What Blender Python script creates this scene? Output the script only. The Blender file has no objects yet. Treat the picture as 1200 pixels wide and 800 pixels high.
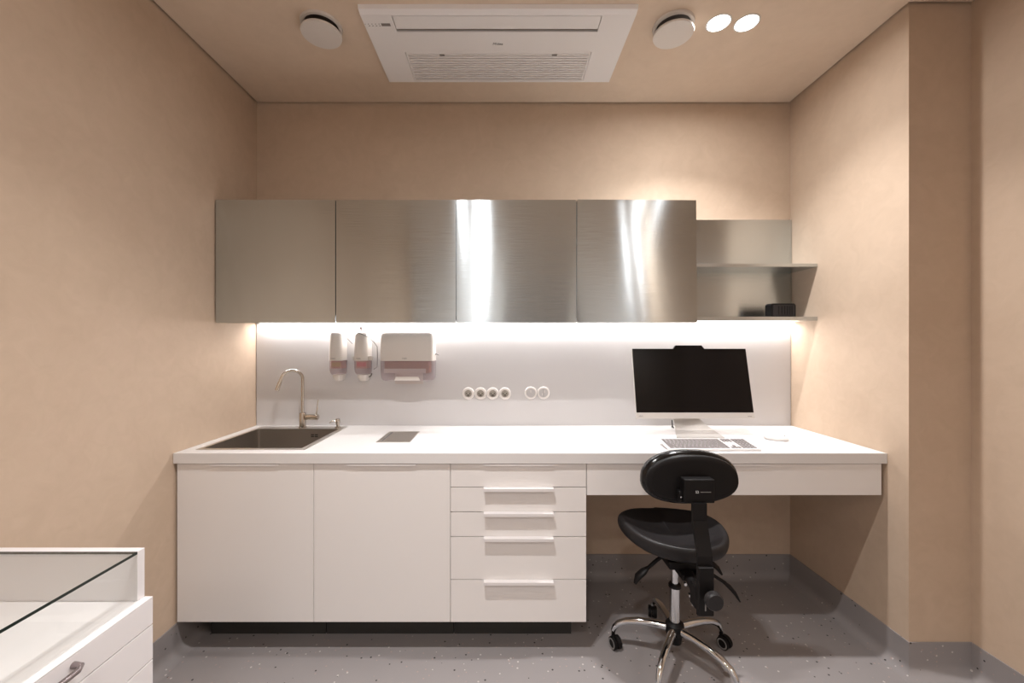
import bpy, bmesh, math, random
from mathutils import Vector, Matrix
random.seed(7)
PI = math.pi
SC = bpy.context.scene
COL = SC.collection

# ------------------------------------------------------------------ camera
F = 470.0                       # focal length in pixels of the 1200 px wide frame
EYE = 1.38
cd = bpy.data.cameras.new('camera')
cd.sensor_width = 36.0
cd.lens = F / 1200.0 * 36.0
cd.shift_x = 10.0 / 1200.0
cd.shift_y = 1.0 / 1200.0
cd.clip_start = 0.02
cam = bpy.data.objects.new('camera', cd)
cam.location = (0, 0, EYE)
cam.rotation_euler = (PI / 2, 0, 0)
COL.objects.link(cam)
SC.camera = cam

# ------------------------------------------------------------------ light, exposure
w = bpy.data.worlds.new('world')
w.use_nodes = True
w.node_tree.nodes['Background'].inputs[0].default_value = (1.0, 0.9, 0.8, 1)
w.node_tree.nodes['Background'].inputs[1].default_value = 0.02
SC.world = w
SC.view_settings.view_transform = 'Standard'
SC.view_settings.look = 'None'
SC.view_settings.gamma = 1.0
SC.view_settings.use_curve_mapping = False
SC.view_settings.exposure = 0.10

LAMP_W = 6.7
LAMP_WIDE = 3.5
LAMP_COL = (1.0, 0.985, 0.99)
LAMP_SPREAD = 110
LED_W = 10.5
LED_COL = (1.0, 0.96, 0.95)

# ------------------------------------------------------------------ room numbers
WL, WR = -1.453, 1.688          # left wall, right wall beside the desk
WB = 2.362                      # back wall
PX, PY = 1.948, 1.670           # near right wall, front face of the pier
CEIL = 2.787
REAR = -2.3
WT = 0.8925                     # worktop height
FAC = 1.775                     # plane of the base cabinet fronts
WF = 1.762                      # worktop front edge


# ================================================================== materials
def new_mat(name):
    m = bpy.data.materials.new(name)
    m.use_nodes = True
    nt = m.node_tree
    return m, nt, nt.nodes['Principled BSDF']


def mat(name, col, rough=0.5, metal=0.0, spec=0.5, bump=0.0, bscale=200, coat=0.0, vary=0.0):
    m, nt, b = new_mat(name)
    b.inputs['Base Color'].default_value = (*col, 1)
    b.inputs['Roughness'].default_value = rough
    b.inputs['Metallic'].default_value = metal
    b.inputs['Specular IOR Level'].default_value = spec
    b.inputs['Coat Weight'].default_value = coat
    geo = nt.nodes.new('ShaderNodeNewGeometry')
    nz = nt.nodes.new('ShaderNodeTexNoise')
    nz.inputs['Scale'].default_value = bscale
    nz.inputs['Detail'].default_value = 3
    nt.links.new(geo.outputs['Position'], nz.inputs['Vector'])
    if bump:
        bp = nt.nodes.new('ShaderNodeBump')
        bp.inputs['Strength'].default_value = bump
        bp.inputs['Distance'].default_value = 0.001
        nt.links.new(nz.outputs['Fac'], bp.inputs['Height'])
        nt.links.new(bp.outputs['Normal'], b.inputs['Normal'])
    mr = nt.nodes.new('ShaderNodeMapRange')
    mr.inputs['To Min'].default_value = max(0, rough - 0.03)
    mr.inputs['To Max'].default_value = min(1, rough + 0.03)
    nt.links.new(nz.outputs['Fac'], mr.inputs['Value'])
    nt.links.new(mr.outputs['Result'], b.inputs['Roughness'])
    return m


def plaster(name, c1, c2):
    m, nt, b = new_mat(name)
    geo = nt.nodes.new('ShaderNodeNewGeometry')
    n1 = nt.nodes.new('ShaderNodeTexNoise')
    n1.inputs['Scale'].default_value = 2.2
    n1.inputs['Detail'].default_value = 8
    n1.inputs['Roughness'].default_value = 0.65
    n1.inputs['Distortion'].default_value = 0.6
    n2 = nt.nodes.new('ShaderNodeTexNoise')
    n2.inputs['Scale'].default_value = 14
    n2.inputs['Detail'].default_value = 6
    n2.inputs['Distortion'].default_value = 1.2
    for n in (n1, n2):
        nt.links.new(geo.outputs['Position'], n.inputs['Vector'])
    mx = nt.nodes.new('ShaderNodeMix')
    mx.data_type = 'FLOAT'
    mx.inputs[0].default_value = 0.35
    nt.links.new(n1.outputs['Fac'], mx.inputs[2])
    nt.links.new(n2.outputs['Fac'], mx.inputs[3])
    cr = nt.nodes.new('ShaderNodeValToRGB')
    cr.color_ramp.elements[0].position = 0.36
    cr.color_ramp.elements[0].color = (*c1, 1)
    cr.color_ramp.elements[1].position = 0.66
    cr.color_ramp.elements[1].color = (*c2, 1)
    nt.links.new(mx.outputs[0], cr.inputs['Fac'])
    nt.links.new(cr.outputs['Color'], b.inputs['Base Color'])
    bp = nt.nodes.new('ShaderNodeBump')
    bp.inputs['Strength'].default_value = 0.15
    bp.inputs['Distance'].default_value = 0.004
    nt.links.new(n2.outputs['Fac'], bp.inputs['Height'])
    nt.links.new(bp.outputs['Normal'], b.inputs['Normal'])
    b.inputs['Roughness'].default_value = 0.75
    b.inputs['Specular IOR Level'].default_value = 0.3
    return m


def vinyl(name, base):
    """grey sheet vinyl with sparse light and dark flecks"""
    m, nt, b = new_mat(name)
    L = nt.links.new
    geo = nt.nodes.new('ShaderNodeNewGeometry')
    nz = nt.nodes.new('ShaderNodeTexNoise')
    nz.inputs['Scale'].default_value = 3
    L(geo.outputs['Position'], nz.inputs['Vector'])
    cr = nt.nodes.new('ShaderNodeValToRGB')
    cr.color_ramp.elements[0].color = (*[c * 0.93 for c in base], 1)
    cr.color_ramp.elements[1].color = (*[c * 1.07 for c in base], 1)
    L(nz.outputs['Fac'], cr.inputs['Fac'])
    cur = cr.outputs['Color']
    for scale, rad, thr, colr, off in ((31, 0.125, 0.5, (0.55, 0.51, 0.49), 0.0),
                                       (29, 0.12, 0.5, (0.03, 0.025, 0.025), 5.3),
                                       (40, 0.13, 0.5, (0.40, 0.30, 0.27), 9.1)):
        mp = nt.nodes.new('ShaderNodeMapping')
        mp.inputs['Location'].default_value = (off, off * 1.7, off * .3)
        L(geo.outputs['Position'], mp.inputs['Vector'])
        # jitter makes each fleck an uneven chip
        v = nt.nodes.new('ShaderNodeTexVoronoi')
        v.inputs['Scale'].default_value = scale
        L(mp.outputs['Vector'], v.inputs['Vector'])
        lt = nt.nodes.new('ShaderNodeMath')
        lt.operation = 'LESS_THAN'
        lt.inputs[1].default_value = rad
        L(v.outputs['Distance'], lt.inputs[0])
        sp = nt.nodes.new('ShaderNodeSeparateColor')
        L(v.outputs['Color'], sp.inputs[0])
        gt = nt.nodes.new('ShaderNodeMath')
        gt.operation = 'GREATER_THAN'
        gt.inputs[1].default_value = thr
        L(sp.outputs[0], gt.inputs[0])
        mu = nt.nodes.new('ShaderNodeMath')
        mu.operation = 'MULTIPLY'
        L(lt.outputs[0], mu.inputs[0])
        L(gt.outputs[0], mu.inputs[1])
        mx = nt.nodes.new('ShaderNodeMix')
        mx.data_type = 'RGBA'
        L(mu.outputs[0], mx.inputs[0])
        L(cur, mx.inputs[6])
        mx.inputs[7].default_value = (*colr, 1)
        cur = mx.outputs[2]
    L(cur, b.inputs['Base Color'])
    b.inputs['Roughness'].default_value = 0.42
    b.inputs['Specular IOR Level'].default_value = 0.4
    return m


def steel(name, col, rough, aniso, tangent, streak=0.03, sc=(1.2, 1.2, 240), groove=0.0):
    """brushed stainless steel; the fine grain runs along the tangent"""
    m, nt, b = new_mat(name)
    L = nt.links.new
    b.inputs['Metallic'].default_value = 1
    b.inputs['Base Color'].default_value = (*col, 1)
    b.inputs['Anisotropic'].default_value = aniso
    t = nt.nodes.new('ShaderNodeCombineXYZ')
    for i in range(3):
        t.inputs[i].default_value = tangent[i]
    L(t.outputs[0], b.inputs['Tangent'])
    geo = nt.nodes.new('ShaderNodeNewGeometry')
    mp = nt.nodes.new('ShaderNodeMapping')
    mp.inputs['Scale'].default_value = sc
    L(geo.outputs['Position'], mp.inputs['Vector'])
    nz = nt.nodes.new('ShaderNodeTexNoise')
    nz.inputs['Scale'].default_value = 1
    nz.inputs['Detail'].default_value = 4
    L(mp.outputs['Vector'], nz.inputs['Vector'])
    mr = nt.nodes.new('ShaderNodeMapRange')
    mr.inputs['To Min'].default_value = rough - streak
    mr.inputs['To Max'].default_value = rough + streak
    L(nz.outputs['Fac'], mr.inputs['Value'])
    L(mr.outputs['Result'], b.inputs['Roughness'])
    if groove:
        # the brushing: very fine parallel grooves tilt the surface across the grain only
        mp2 = nt.nodes.new('ShaderNodeMapping')
        mp2.inputs['Scale'].default_value = (6, 6, 5000) if tangent[2] else (6, 5000, 6)
        L(geo.outputs['Position'], mp2.inputs['Vector'])
        n2 = nt.nodes.new('ShaderNodeTexNoise')
        n2.inputs['Scale'].default_value = 1
        n2.inputs['Detail'].default_value = 1
        L(mp2.outputs['Vector'], n2.inputs['Vector'])
        m2 = nt.nodes.new('ShaderNodeMapRange')
        m2.inputs['To Min'].default_value = -groove
        m2.inputs['To Max'].default_value = groove
        L(n2.outputs['Fac'], m2.inputs['Value'])
        cx = nt.nodes.new('ShaderNodeCombineXYZ')
        L(m2.outputs['Result'], cx.inputs[2 if tangent[2] else 1])
        ad = nt.nodes.new('ShaderNodeVectorMath')
        ad.operation = 'ADD'
        L(geo.outputs['Normal'], ad.inputs[0])
        L(cx.outputs[0], ad.inputs[1])
        nm = nt.nodes.new('ShaderNodeVectorMath')
        nm.operation = 'NORMALIZE'
        L(ad.outputs[0], nm.inputs[0])
        L(nm.outputs[0], b.inputs['Normal'])
    return m


def emit(name, col, s):
    m, nt, b = new_mat(name)
    b.inputs['Base Color'].default_value = (0.8, 0.8, 0.8, 1)
    b.inputs['Emission Color'].default_value = (*col, 1)
    b.inputs['Emission Strength'].default_value = s
    return m


def clear_sheet(name, tint, gloss_rough=0.02, diffuse=0.0, dcol=(1, 1, 1)):
    """thin clear sheet: passes light, mirrors by Fresnel, optional milky part"""
    m = bpy.data.materials.new(name)
    m.use_nodes = True
    nt = m.node_tree
    nt.nodes.clear()
    L = nt.links.new
    out = nt.nodes.new('ShaderNodeOutputMaterial')
    tr = nt.nodes.new('ShaderNodeBsdfTransparent')
    tr.inputs[0].default_value = (*tint, 1)
    gl = nt.nodes.new('ShaderNodeBsdfGlossy')
    gl.inputs['Roughness'].default_value = gloss_rough
    fr = nt.nodes.new('ShaderNodeFresnel')
    gb = nt.nodes.new('ShaderNodeNewGeometry')
    io = nt.nodes.new('ShaderNodeMapRange')      # same mirror strength from both sides of a pane
    io.inputs['To Min'].default_value = 1.45
    io.inputs['To Max'].default_value = 1 / 1.45
    L(gb.outputs['Backfacing'], io.inputs['Value'])
    L(io.outputs['Result'], fr.inputs[0])
    cur = tr.outputs[0]
    if diffuse:
        df = nt.nodes.new('ShaderNodeBsdfDiffuse')
        df.inputs[0].default_value = (*dcol, 1)
        m0 = nt.nodes.new('ShaderNodeMixShader')
        m0.inputs[0].default_value = diffuse
        L(cur, m0.inputs[1])
        L(df.outputs[0], m0.inputs[2])
        cur = m0.outputs[0]
    mx = nt.nodes.new('ShaderNodeMixShader')
    L(fr.outputs[0], mx.inputs[0])
    L(cur, mx.inputs[1])
    L(gl.outputs[0], mx.inputs[2])
    L(mx.outputs[0], out.inputs[0])
    return m


M = {}
M['wall'] = plaster('tan_plaster', (0.53, 0.405, 0.30), (0.60, 0.465, 0.35))
M['rear'] = plaster('pale_grey_plaster', (0.70, 0.68, 0.65), (0.76, 0.74, 0.71))
M['ceil'] = plaster('tan_ceiling_plaster', (0.67, 0.535, 0.41), (0.73, 0.59, 0.46))
M['gap'] = mat('shadow_gap', (0.02, 0.017, 0.014), 0.8)
M['vinyl'] = vinyl('grey_vinyl', (0.285, 0.262, 0.257))
M['front'] = mat('warm_white_front', (0.82, 0.79, 0.765), 0.45, bump=0.02)
M['carcass'] = mat('white_board', (0.55, 0.51, 0.47), 0.5)
M['top'] = mat('white_worktop', (0.74, 0.72, 0.705), 0.4, bump=0.02)
M['splash'] = mat('white_backsplash', (0.60, 0.585, 0.585), 0.38)
M['plinth'] = mat('dark_plinth', (0.035, 0.033, 0.030), 0.5)
M['handle'] = mat('white_pull', (0.78, 0.75, 0.74), 0.35)
M['steel'] = steel('brushed_steel_door', (0.60, 0.655, 0.68), 0.16, 1.0, (0, 0, 1), streak=0.005, groove=0.3)
M['steel_shelf'] = steel('brushed_steel_shelf', (0.60, 0.655, 0.68), 0.24, 0.8, (0, 0, 1), groove=0.3)
M['steel_board'] = steel('brushed_steel_board', (0.60, 0.65, 0.67), 0.26, 0.6, (1, 0, 0), sc=(1.2, 240, 240))
M['steel_edge'] = mat('steel_edge', (0.62, 0.59, 0.55), 0.3, 1)
M['sink'] = mat('sink_steel', (0.47, 0.43, 0.385), 0.36, 1)
M['chrome'] = mat('chrome', (0.68, 0.70, 0.72), 0.08, 1)
M['nickel'] = mat('brushed_nickel', (0.56, 0.51, 0.45), 0.22, 1)
M['black'] = mat('black_plastic', (0.006, 0.005, 0.005), 0.5, spec=0.22)
M['black_gloss'] = mat('black_vinyl_gloss', (0.005, 0.0045, 0.0045), 0.16, spec=0.4)
M['seat'] = mat('black_leatherette', (0.018, 0.016, 0.0165), 0.42, spec=0.3, bump=0.1, bscale=500)
M['screen'] = mat('black_screen', (0.004, 0.003, 0.003), 0.25, spec=0.2)
M['silver'] = mat('silver_plastic', (0.56, 0.53, 0.50), 0.35, 0.3)
M['wplastic'] = mat('white_plastic', (0.70, 0.655, 0.61), 0.3)
M['ac'] = mat('white_unit_plastic', (0.84, 0.82, 0.81), 0.45)
M['ac_dark'] = mat('grey_unit_slot', (0.06, 0.05, 0.045), 0.6)
M['ac_grey'] = mat('grey_display', (0.22, 0.20, 0.19), 0.4)
M['lamp'] = emit('lamp_glow', (1.0, 0.97, 0.95), 8)
M['led'] = emit('led_glow', (1.0, 0.96, 0.93), 9)
M['glass'] = clear_sheet('clear_glass', (0.985, 0.993, 0.987))
M['glass_edge'] = mat('green_glass_edge', (0.012, 0.022, 0.017), 0.15)
M['white_unit'] = mat('white_lacquer', (0.74, 0.71, 0.705), 0.35)
M['smoke'] = clear_sheet('milky_cover', (0.93, 0.87, 0.88), 0.15, 0.22, (0.62, 0.58, 0.60))
M['paper'] = mat('brown_pink_paper', (0.34, 0.18, 0.145), 0.8)
M['cartridge'] = mat('pinkish_cartridge', (0.50, 0.28, 0.24), 0.5)
M['paper_white'] = mat('white_paper', (0.6, 0.54, 0.51), 0.85)
M['pink'] = mat('pink_label', (0.55, 0.13, 0.15), 0.5)
M['ochre'] = mat('ochre_label', (0.50, 0.36, 0.18), 0.5)
M['grey'] = mat('grey_print', (0.16, 0.145, 0.14), 0.5)
M['dark_hole_and_shade'] = mat('dark_hole_and_shade', (0.02, 0.018, 0.016), 0.6)
M['key'] = mat('grey_key', (0.20, 0.18, 0.175), 0.5)
M['wire'] = mat('thin_grey_wire', (0.07, 0.055, 0.05), 0.4)
M['pull_bronze'] = mat('grey_metal_pull', (0.30, 0.25, 0.25), 0.25, 0.8)
M['socket'] = mat('white_socket', (0.80, 0.76, 0.73), 0.3)
M['socket_in'] = mat('beige_socket_recess', (0.42, 0.38, 0.33), 0.4)
M['white_print'] = mat('white_print', (0.75, 0.75, 0.75), 0.5)
M['ring'] = mat('grey_wheel_ring', (0.25, 0.24, 0.23), 0.4)
M['door_wood'] = mat('grey_door', (0.30, 0.28, 0.26), 0.5)


# ================================================================== mesh helpers
class MB:
    def __init__(s):
        s.bm = bmesh.new()

    def _merge(s, b, mtx=None):
        if mtx is not None:
            bmesh.ops.transform(b, matrix=mtx, verts=b.verts)
        me = bpy.data.meshes.new('tmp')
        b.to_mesh(me)
        b.free()
        s.bm.from_mesh(me)
        bpy.data.meshes.remove(me)
        return s

    def box(s, x0, x1, y0, y1, z0, z1, bev=0.0, seg=2, mtx=None):
        b = bmesh.new()
        bmesh.ops.create_cube(b, size=1)
        bmesh.ops.transform(b, matrix=Matrix.Translation(((x0 + x1) / 2, (y0 + y1) / 2, (z0 + z1) / 2)) @
                            Matrix.Diagonal((abs(x1 - x0), abs(y1 - y0), abs(z1 - z0), 1)), verts=b.verts)
        if bev:
            bmesh.ops.bevel(b, geom=list(b.edges), offset=bev, segments=seg, affect='EDGES', profile=0.5)
        return s._merge(b, mtx)

    def prism(s, pts, axis, a, b_, bev=0.0, mtx=None):
        """polygon in the plane across `axis` extruded from a to b_"""
        def P(u, v, t):
            return {'x': (t, u, v), 'y': (u, t, v), 'z': (u, v, t)}[axis]
        b = bmesh.new()
        lo = [b.verts.new(P(u, v, a)) for u, v in pts]
        hi = [b.verts.new(P(u, v, b_)) for u, v in pts]
        n = len(pts)
        b.faces.new(lo)
        b.faces.new(hi[::-1])
        for i in range(n):
            b.faces.new((lo[i], hi[i], hi[(i + 1) % n], lo[(i + 1) % n]))
        bmesh.ops.recalc_face_normals(b, faces=b.faces)
        if bev:
            ed = [e for e in b.edges]
            bmesh.ops.bevel(b, geom=ed, offset=bev, segments=2, affect='EDGES', profile=0.5)
        return s._merge(b, mtx)

    def tube(s, pts, r, n=12, cap=True, flat=None):
        """round bar along points; r one radius or a list; flat=(k) squashes"""
        pts = [Vector(p) for p in pts]
        rs = r if isinstance(r, (list, tuple)) else [r] * len(pts)
        b = bmesh.new()
        rings = []
        up = None
        for i, p in enumerate(pts):
            d = (pts[min(i + 1, len(pts) - 1)] - pts[max(i - 1, 0)]).normalized()
            if up is None:
                a = Vector((0, 0, 1)) if abs(d.z) < 0.9 else Vector((0, 1, 0))
                u = d.cross(a).normalized()
            else:
                u = (up - d * up.dot(d)).normalized()
            up = u
            v = d.cross(u)
            k = flat or 1.0
            rings.append([b.verts.new(p + u * math.cos(2 * PI * j / n) * rs[i] + v * math.sin(2 * PI * j / n) * rs[i] * k)
                          for j in range(n)])
        for i in range(len(rings) - 1):
            for j in range(n):
                b.faces.new((rings[i][j], rings[i][(j + 1) % n], rings[i + 1][(j + 1) % n], rings[i + 1][j]))
        if cap:
            b.faces.new(rings[0][::-1])
            b.faces.new(rings[-1])
        bmesh.ops.recalc_face_normals(b, faces=b.faces)
        return s._merge(b)

    def lathe(s, prof, c, axis='z', n=32, cap=True):
        """profile [(radius, height)] about an axis through c"""
        b = bmesh.new()
        rings = []
        for r, h in prof:
            ring = []
            for j in range(n):
                a = 2 * PI * j / n
                u, v = r * math.cos(a), r * math.sin(a)
                o = {'z': (u, v, h), 'y': (u, h, v), 'x': (h, u, v)}[axis]
                ring.append(b.verts.new((c[0] + o[0], c[1] + o[1], c[2] + o[2])))
            rings.append(ring)
        for i in range(len(rings) - 1):
            for j in range(n):
                b.faces.new((rings[i][j], rings[i][(j + 1) % n], rings[i + 1][(j + 1) % n], rings[i + 1][j]))
        if cap:
            b.faces.new(rings[0][::-1])
            b.faces.new(rings[-1])
        bmesh.ops.recalc_face_normals(b, faces=b.faces)
        return s._merge(b)

    def loft(s, rings, cap=True):
        b = bmesh.new()
        R = [[b.verts.new(p) for p in ring] for ring in rings]
        n = len(R[0])
        for i in range(len(R) - 1):
            for j in range(n):
                b.faces.new((R[i][j], R[i][(j + 1) % n], R[i + 1][(j + 1) % n], R[i + 1][j]))
        if cap:
            b.faces.new(R[0][::-1])
            b.faces.new(R[-1])
        bmesh.ops.recalc_face_normals(b, faces=b.faces)
        return s._merge(b)

    def slab(s, xs, ys, z0, z1, hole):
        """rectangular slab on a grid with cells left out where hole(i, j)"""
        b = bmesh.new()
        V = {}

        def v(i, j, k):
            if (i, j, k) not in V:
                V[(i, j, k)] = b.verts.new((xs[i], ys[j], (z0, z1)[k]))
            return V[(i, j, k)]
        nx, ny = len(xs) - 1, len(ys) - 1
        solid = lambda i, j: 0 <= i < nx and 0 <= j < ny and not hole(i, j)
        for i in range(nx):
            for j in range(ny):
                if not solid(i, j):
                    continue
                b.faces.new((v(i, j, 1), v(i + 1, j, 1), v(i + 1, j + 1, 1), v(i, j + 1, 1)))
                b.faces.new((v(i, j, 0), v(i, j + 1, 0), v(i + 1, j + 1, 0), v(i + 1, j, 0)))
                if not solid(i - 1, j):
                    b.faces.new((v(i, j, 0), v(i, j, 1), v(i, j + 1, 1), v(i, j + 1, 0)))
                if not solid(i + 1, j):
                    b.faces.new((v(i + 1, j, 0), v(i + 1, j + 1, 0), v(i + 1, j + 1, 1), v(i + 1, j, 1)))
                if not solid(i, j - 1):
                    b.faces.new((v(i, j, 0), v(i + 1, j, 0), v(i + 1, j, 1), v(i, j, 1)))
                if not solid(i, j + 1):
                    b.faces.new((v(i, j + 1, 0), v(i, j + 1, 1), v(i + 1, j + 1, 1), v(i + 1, j + 1, 0)))
        bmesh.ops.recalc_face_normals(b, faces=b.faces)
        return s._merge(b)


def root_loc(p):
    v = Vector((0, 0, 0))
    while p is not None:
        v += p.location
        p = p.parent
    return v


def obj(name, mb, m, parent=None, origin=None, smooth=None):
    """link ONE mesh object; coordinates are given in world space"""
    me = bpy.data.meshes.new(name)
    off = root_loc(parent)
    o = bpy.data.objects.new(name, me)
    if origin is not None:
        o.location = Vector(origin) - off
        off = Vector(origin)
    bmesh.ops.transform(mb.bm, matrix=Matrix.Translation(-off), verts=mb.bm.verts)
    mb.bm.to_mesh(me)
    mb.bm.free()
    me.materials.append(M[m])
    if smooth is not None:
        for p in me.polygons:
            p.use_smooth = True
        me.set_sharp_from_angle(angle=math.radians(smooth))
    COL.objects.link(o)
    if parent is not None:
        o.parent = parent
    return o


def tag(o, label, cat, group=None):
    o['label'] = label
    o['category'] = cat
    if group:
        o['group'] = group
    return o


def thing(name, label, cat, loc, group=None):
    o = bpy.data.objects.new(name, None)
    o.empty_display_size = 0.1
    o.location = loc
    COL.objects.link(o)
    return tag(o, label, cat, group)


def struct(name, mb, m, smooth=None):
    o = obj(name, mb, m, smooth=smooth)
    o['kind'] = 'structure'
    return o


def text(name, s, size, loc, rot, m, parent, shear=0.0):
    cu = bpy.data.curves.new(name + '_c', 'FONT')
    cu.body = s
    cu.size = size
    cu.align_x = 'CENTER'
    cu.align_y = 'CENTER'
    cu.extrude = 0.0003
    cu.shear = shear
    t = bpy.data.objects.new(name + '_t', cu)
    COL.objects.link(t)
    dg = bpy.context.evaluated_depsgraph_get()
    me = bpy.data.meshes.new_from_object(t.evaluated_get(dg))
    bpy.data.objects.remove(t)
    bpy.data.curves.remove(cu)
    me.name = name
    me.materials.clear()
    me.materials.append(M[m])
    from mathutils import Euler
    me.transform(Matrix.Translation(Vector(loc) - root_loc(parent)) @ Euler(rot).to_matrix().to_4x4())
    o = bpy.data.objects.new(name, me)
    COL.objects.link(o)
    o.parent = parent
    return o


def W(x, y, Y):
    """a point of the photograph at distance Y, in the room"""
    return (round((x - 590) * Y / F, 4), Y, round(EYE - (y - 401) * Y / F, 4))


def rrect(x0, x1, z0, z1, r, n=5):
    pts = []
    for cx, cz, a0 in ((x1 - r, z1 - r, 0), (x0 + r, z1 - r, 90), (x0 + r, z0 + r, 180), (x1 - r, z0 + r, 270)):
        for k in range(n + 1):
            a = math.radians(a0 + 90 * k / n)
            pts.append((cx + r * math.cos(a), cz + r * math.sin(a)))
    return pts


# ================================================================== the room
T = 0.12
struct('floor', MB().box(WL - T, PX + T, REAR - T, WB + T, -0.1, 0), 'vinyl')
struct('wall_back', MB().box(WL - T, WR + T, WB, WB + T, 0, CEIL + 0.1), 'wall')
struct('wall_left', MB().box(WL - T, WL, REAR, WB, 0, CEIL + 0.1), 'wall')
struct('wall_right_pier', MB().box(WR, PX + T, PY, WB, 0, CEIL + 0.1), 'wall')
struct('wall_right', MB().box(PX, PX + T, REAR, PY, 0, CEIL + 0.1), 'wall')
struct('wall_rear', MB().box(WL - T, PX + T, REAR - T, REAR, 0, CEIL + 0.1), 'rear')
g = 0.012
mb = MB()
mb.prism([(WL + g, REAR + g), (PX - g, REAR + g), (PX - g, PY - g), (WR - g, PY - g), (WR - g, WB - g), (WL + g, WB - g)],
         'z', CEIL, CEIL + 0.09)
struct('ceiling', mb, 'ceil')
struct('trim_1', MB().box(WL - T, PX + T, REAR - T, WB + T, CEIL + 0.1, CEIL + 0.16), 'gap')
# a door in the wall behind the camera
d = struct('door_1', MB().box(0.1, 1.0, REAR, REAR + 0.03, 0.0, 2.1, 0.002), 'door_wood')
obj('door_handle', MB().tube([(0.2, REAR + 0.031, 1.02), (0.2, REAR + 0.08, 1.02), (0.33, REAR + 0.08, 1.02)], 0.009), 'nickel', d)
mbt = MB()
mbt.box(0.04, 0.098, REAR, REAR + 0.035, 0, 2.16).box(1.002, 1.06, REAR, REAR + 0.035, 0, 2.16).box(0.098, 1.002, REAR, REAR + 0.035, 2.102, 2.16)
struct('trim_2', mbt, 'door_wood')

# coved skirting of floor vinyl
BH = 0.134


def cove(name, a, b, ma, mb_):
    """skirting from a to b (plan points on the wall); the room is on the left of a>b.
    ma / mb_: mitre at the ends (+1 inside corner, -1 outside corner, 0 square)"""
    a, b = Vector((*a, 0)), Vector((*b, 0))
    d = (b - a).normalized()
    nrm = Vector((-d.y, d.x, 0))
    R = 0.045
    prof = [(0.0, BH), (0.005, BH), (0.005, R + 0.004)]
    for k in range(1, 8):
        t = PI / 2 * k / 8
        prof.append((0.005 + R - R * math.cos(t), 0.0004 + R - R * math.sin(t)))
    prof += [(0.005 + R + 0.004, 0.0003), (0.005 + R + 0.004, 0.0), (0.0, 0.0)]
    r0, r1 = [], []
    for u, z in prof:
        r0.append(a + nrm * u + d * (u * ma) + Vector((0, 0, z)))
        r1.append(b + nrm * u - d * (u * mb_) + Vector((0, 0, z)))
    m = MB().loft([r0, r1])
    return struct(name, m, 'vinyl', smooth=40)


cove('baseboard_left', (WL, WB), (WL, REAR), 1, 1)
cove('baseboard_back', (WR, WB), (WL, WB), 1, 1)
cove('baseboard_right_pier', (WR, PY), (WR, WB), -1, 1)
cove('baseboard_pier_face', (PX, PY), (WR, PY), 1, -1)
cove('baseboard_right', (PX, REAR), (PX, PY), 1, 1)
cove('baseboard_rear', (WL, REAR), (0.035, REAR), 1, 0)
cove('baseboard_rear_right', (1.065, REAR), (PX, REAR), 0, 1)


# ================================================================== ceiling lamps
def downlight(x, y, label, group):
    t = thing('downlight', label, 'ceiling light', (x, y, CEIL), group)
    r = 0.050
    obj('trim_ring', MB().lathe([(r - 0.004, 0), (r + 0.003, 0), (r + 0.003, -0.0015), (r - 0.004, -0.0015)], (x, y, CEIL), n=40, cap=False), 'wplastic', t)
    obj('diffuser', MB().lathe([(0.001, -0.0012), (r - 0.003, -0.0012), (r - 0.003, -0.0002), (0.001, -0.0002)], (x, y, CEIL), n=40), 'lamp', t)
    # reflector beam and the softer wide glow of the same lamp
    for k, (en, spr) in enumerate(((LAMP_W, LAMP_SPREAD), (LAMP_WIDE, 172))):
        ld = bpy.data.lights.new('lamp_light', 'AREA')
        ld.shape = 'DISK'
        ld.size = 0.05
        ld.energy = en
        ld.color = LAMP_COL
        ld.spread = math.radians(spr)
        lo = bpy.data.objects.new('lamp_light', ld)
        lo.location = (0, 0, -0.004 - .0005 * k)
        COL.objects.link(lo)
        lo.parent = t
    return t


LP = [(0.948, 1.768, 'left one of the two round white downlights glowing in the ceiling above the desk'),
      (1.072, 1.768, 'right one of the two round white downlights glowing in the ceiling, nearer the right wall'),
      (-0.330, 1.0, 'round downlight mirrored as the left white streak in the third steel door'),
      (-0.190, 1.0, 'round downlight mirrored as the right white streak in the third steel door'),
      (-0.320, -0.75, 'left round downlight of the pair left of the room centre behind the viewpoint'),
      (-0.200, -0.75, 'right round downlight of the pair left of the room centre behind the viewpoint'),
      (1.66, -1.3, 'round downlight mirrored as the left slanting streak in the rightmost steel door'),
      (1.82, -1.3, 'round downlight mirrored as the right slanting streak in the rightmost steel door'),
      (-0.380, -1.7, 'left one of an unseen pair of downlights by the rear wall, added to raise the ambient light'),  # last pair: added out of view to lift the ambient light
      (-0.260, -1.7, 'right one of an unseen pair of downlights by the rear wall, added to raise the ambient light')]
for x, y, lb in LP:
    downlight(x, y, lb, 'round ceiling downlights in pairs')


def valve(x, y, label):
    t = thing('ventilation_valve', label, 'air vent', (x, y, CEIL), 'round ceiling ventilation valves')
    c = (x, y, CEIL)
    obj('collar', MB().lathe([(0.074, 0), (0.088, 0), (0.086, -0.010), (0.076, -0.012), (0.070, -0.004)], c, n=48, cap=False), 'wplastic', t, smooth=40)
    obj('throat', MB().lathe([(0.001, -0.002), (0.071, -0.002), (0.071, -0.0005), (0.001, -0.0005)], c, n=48), 'ac_dark', t)
    obj('stem', MB().lathe([(0.012, -0.002), (0.012, -0.036)], c, n=16), 'ac_dark', t)
    obj('disc', MB().lathe([(0.070, -0.034), (0.084, -0.035), (0.086, -0.038), (0.084, -0.044), (0.070, -0.045), (0.001, -0.0455)], c, n=48), 'wplastic', t, smooth=40)


valve(-0.808, 1.782, 'round white ceiling vent disc left of the air conditioner')
valve(0.754, 1.782, 'round white ceiling vent disc between the air conditioner and the downlights')

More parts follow.
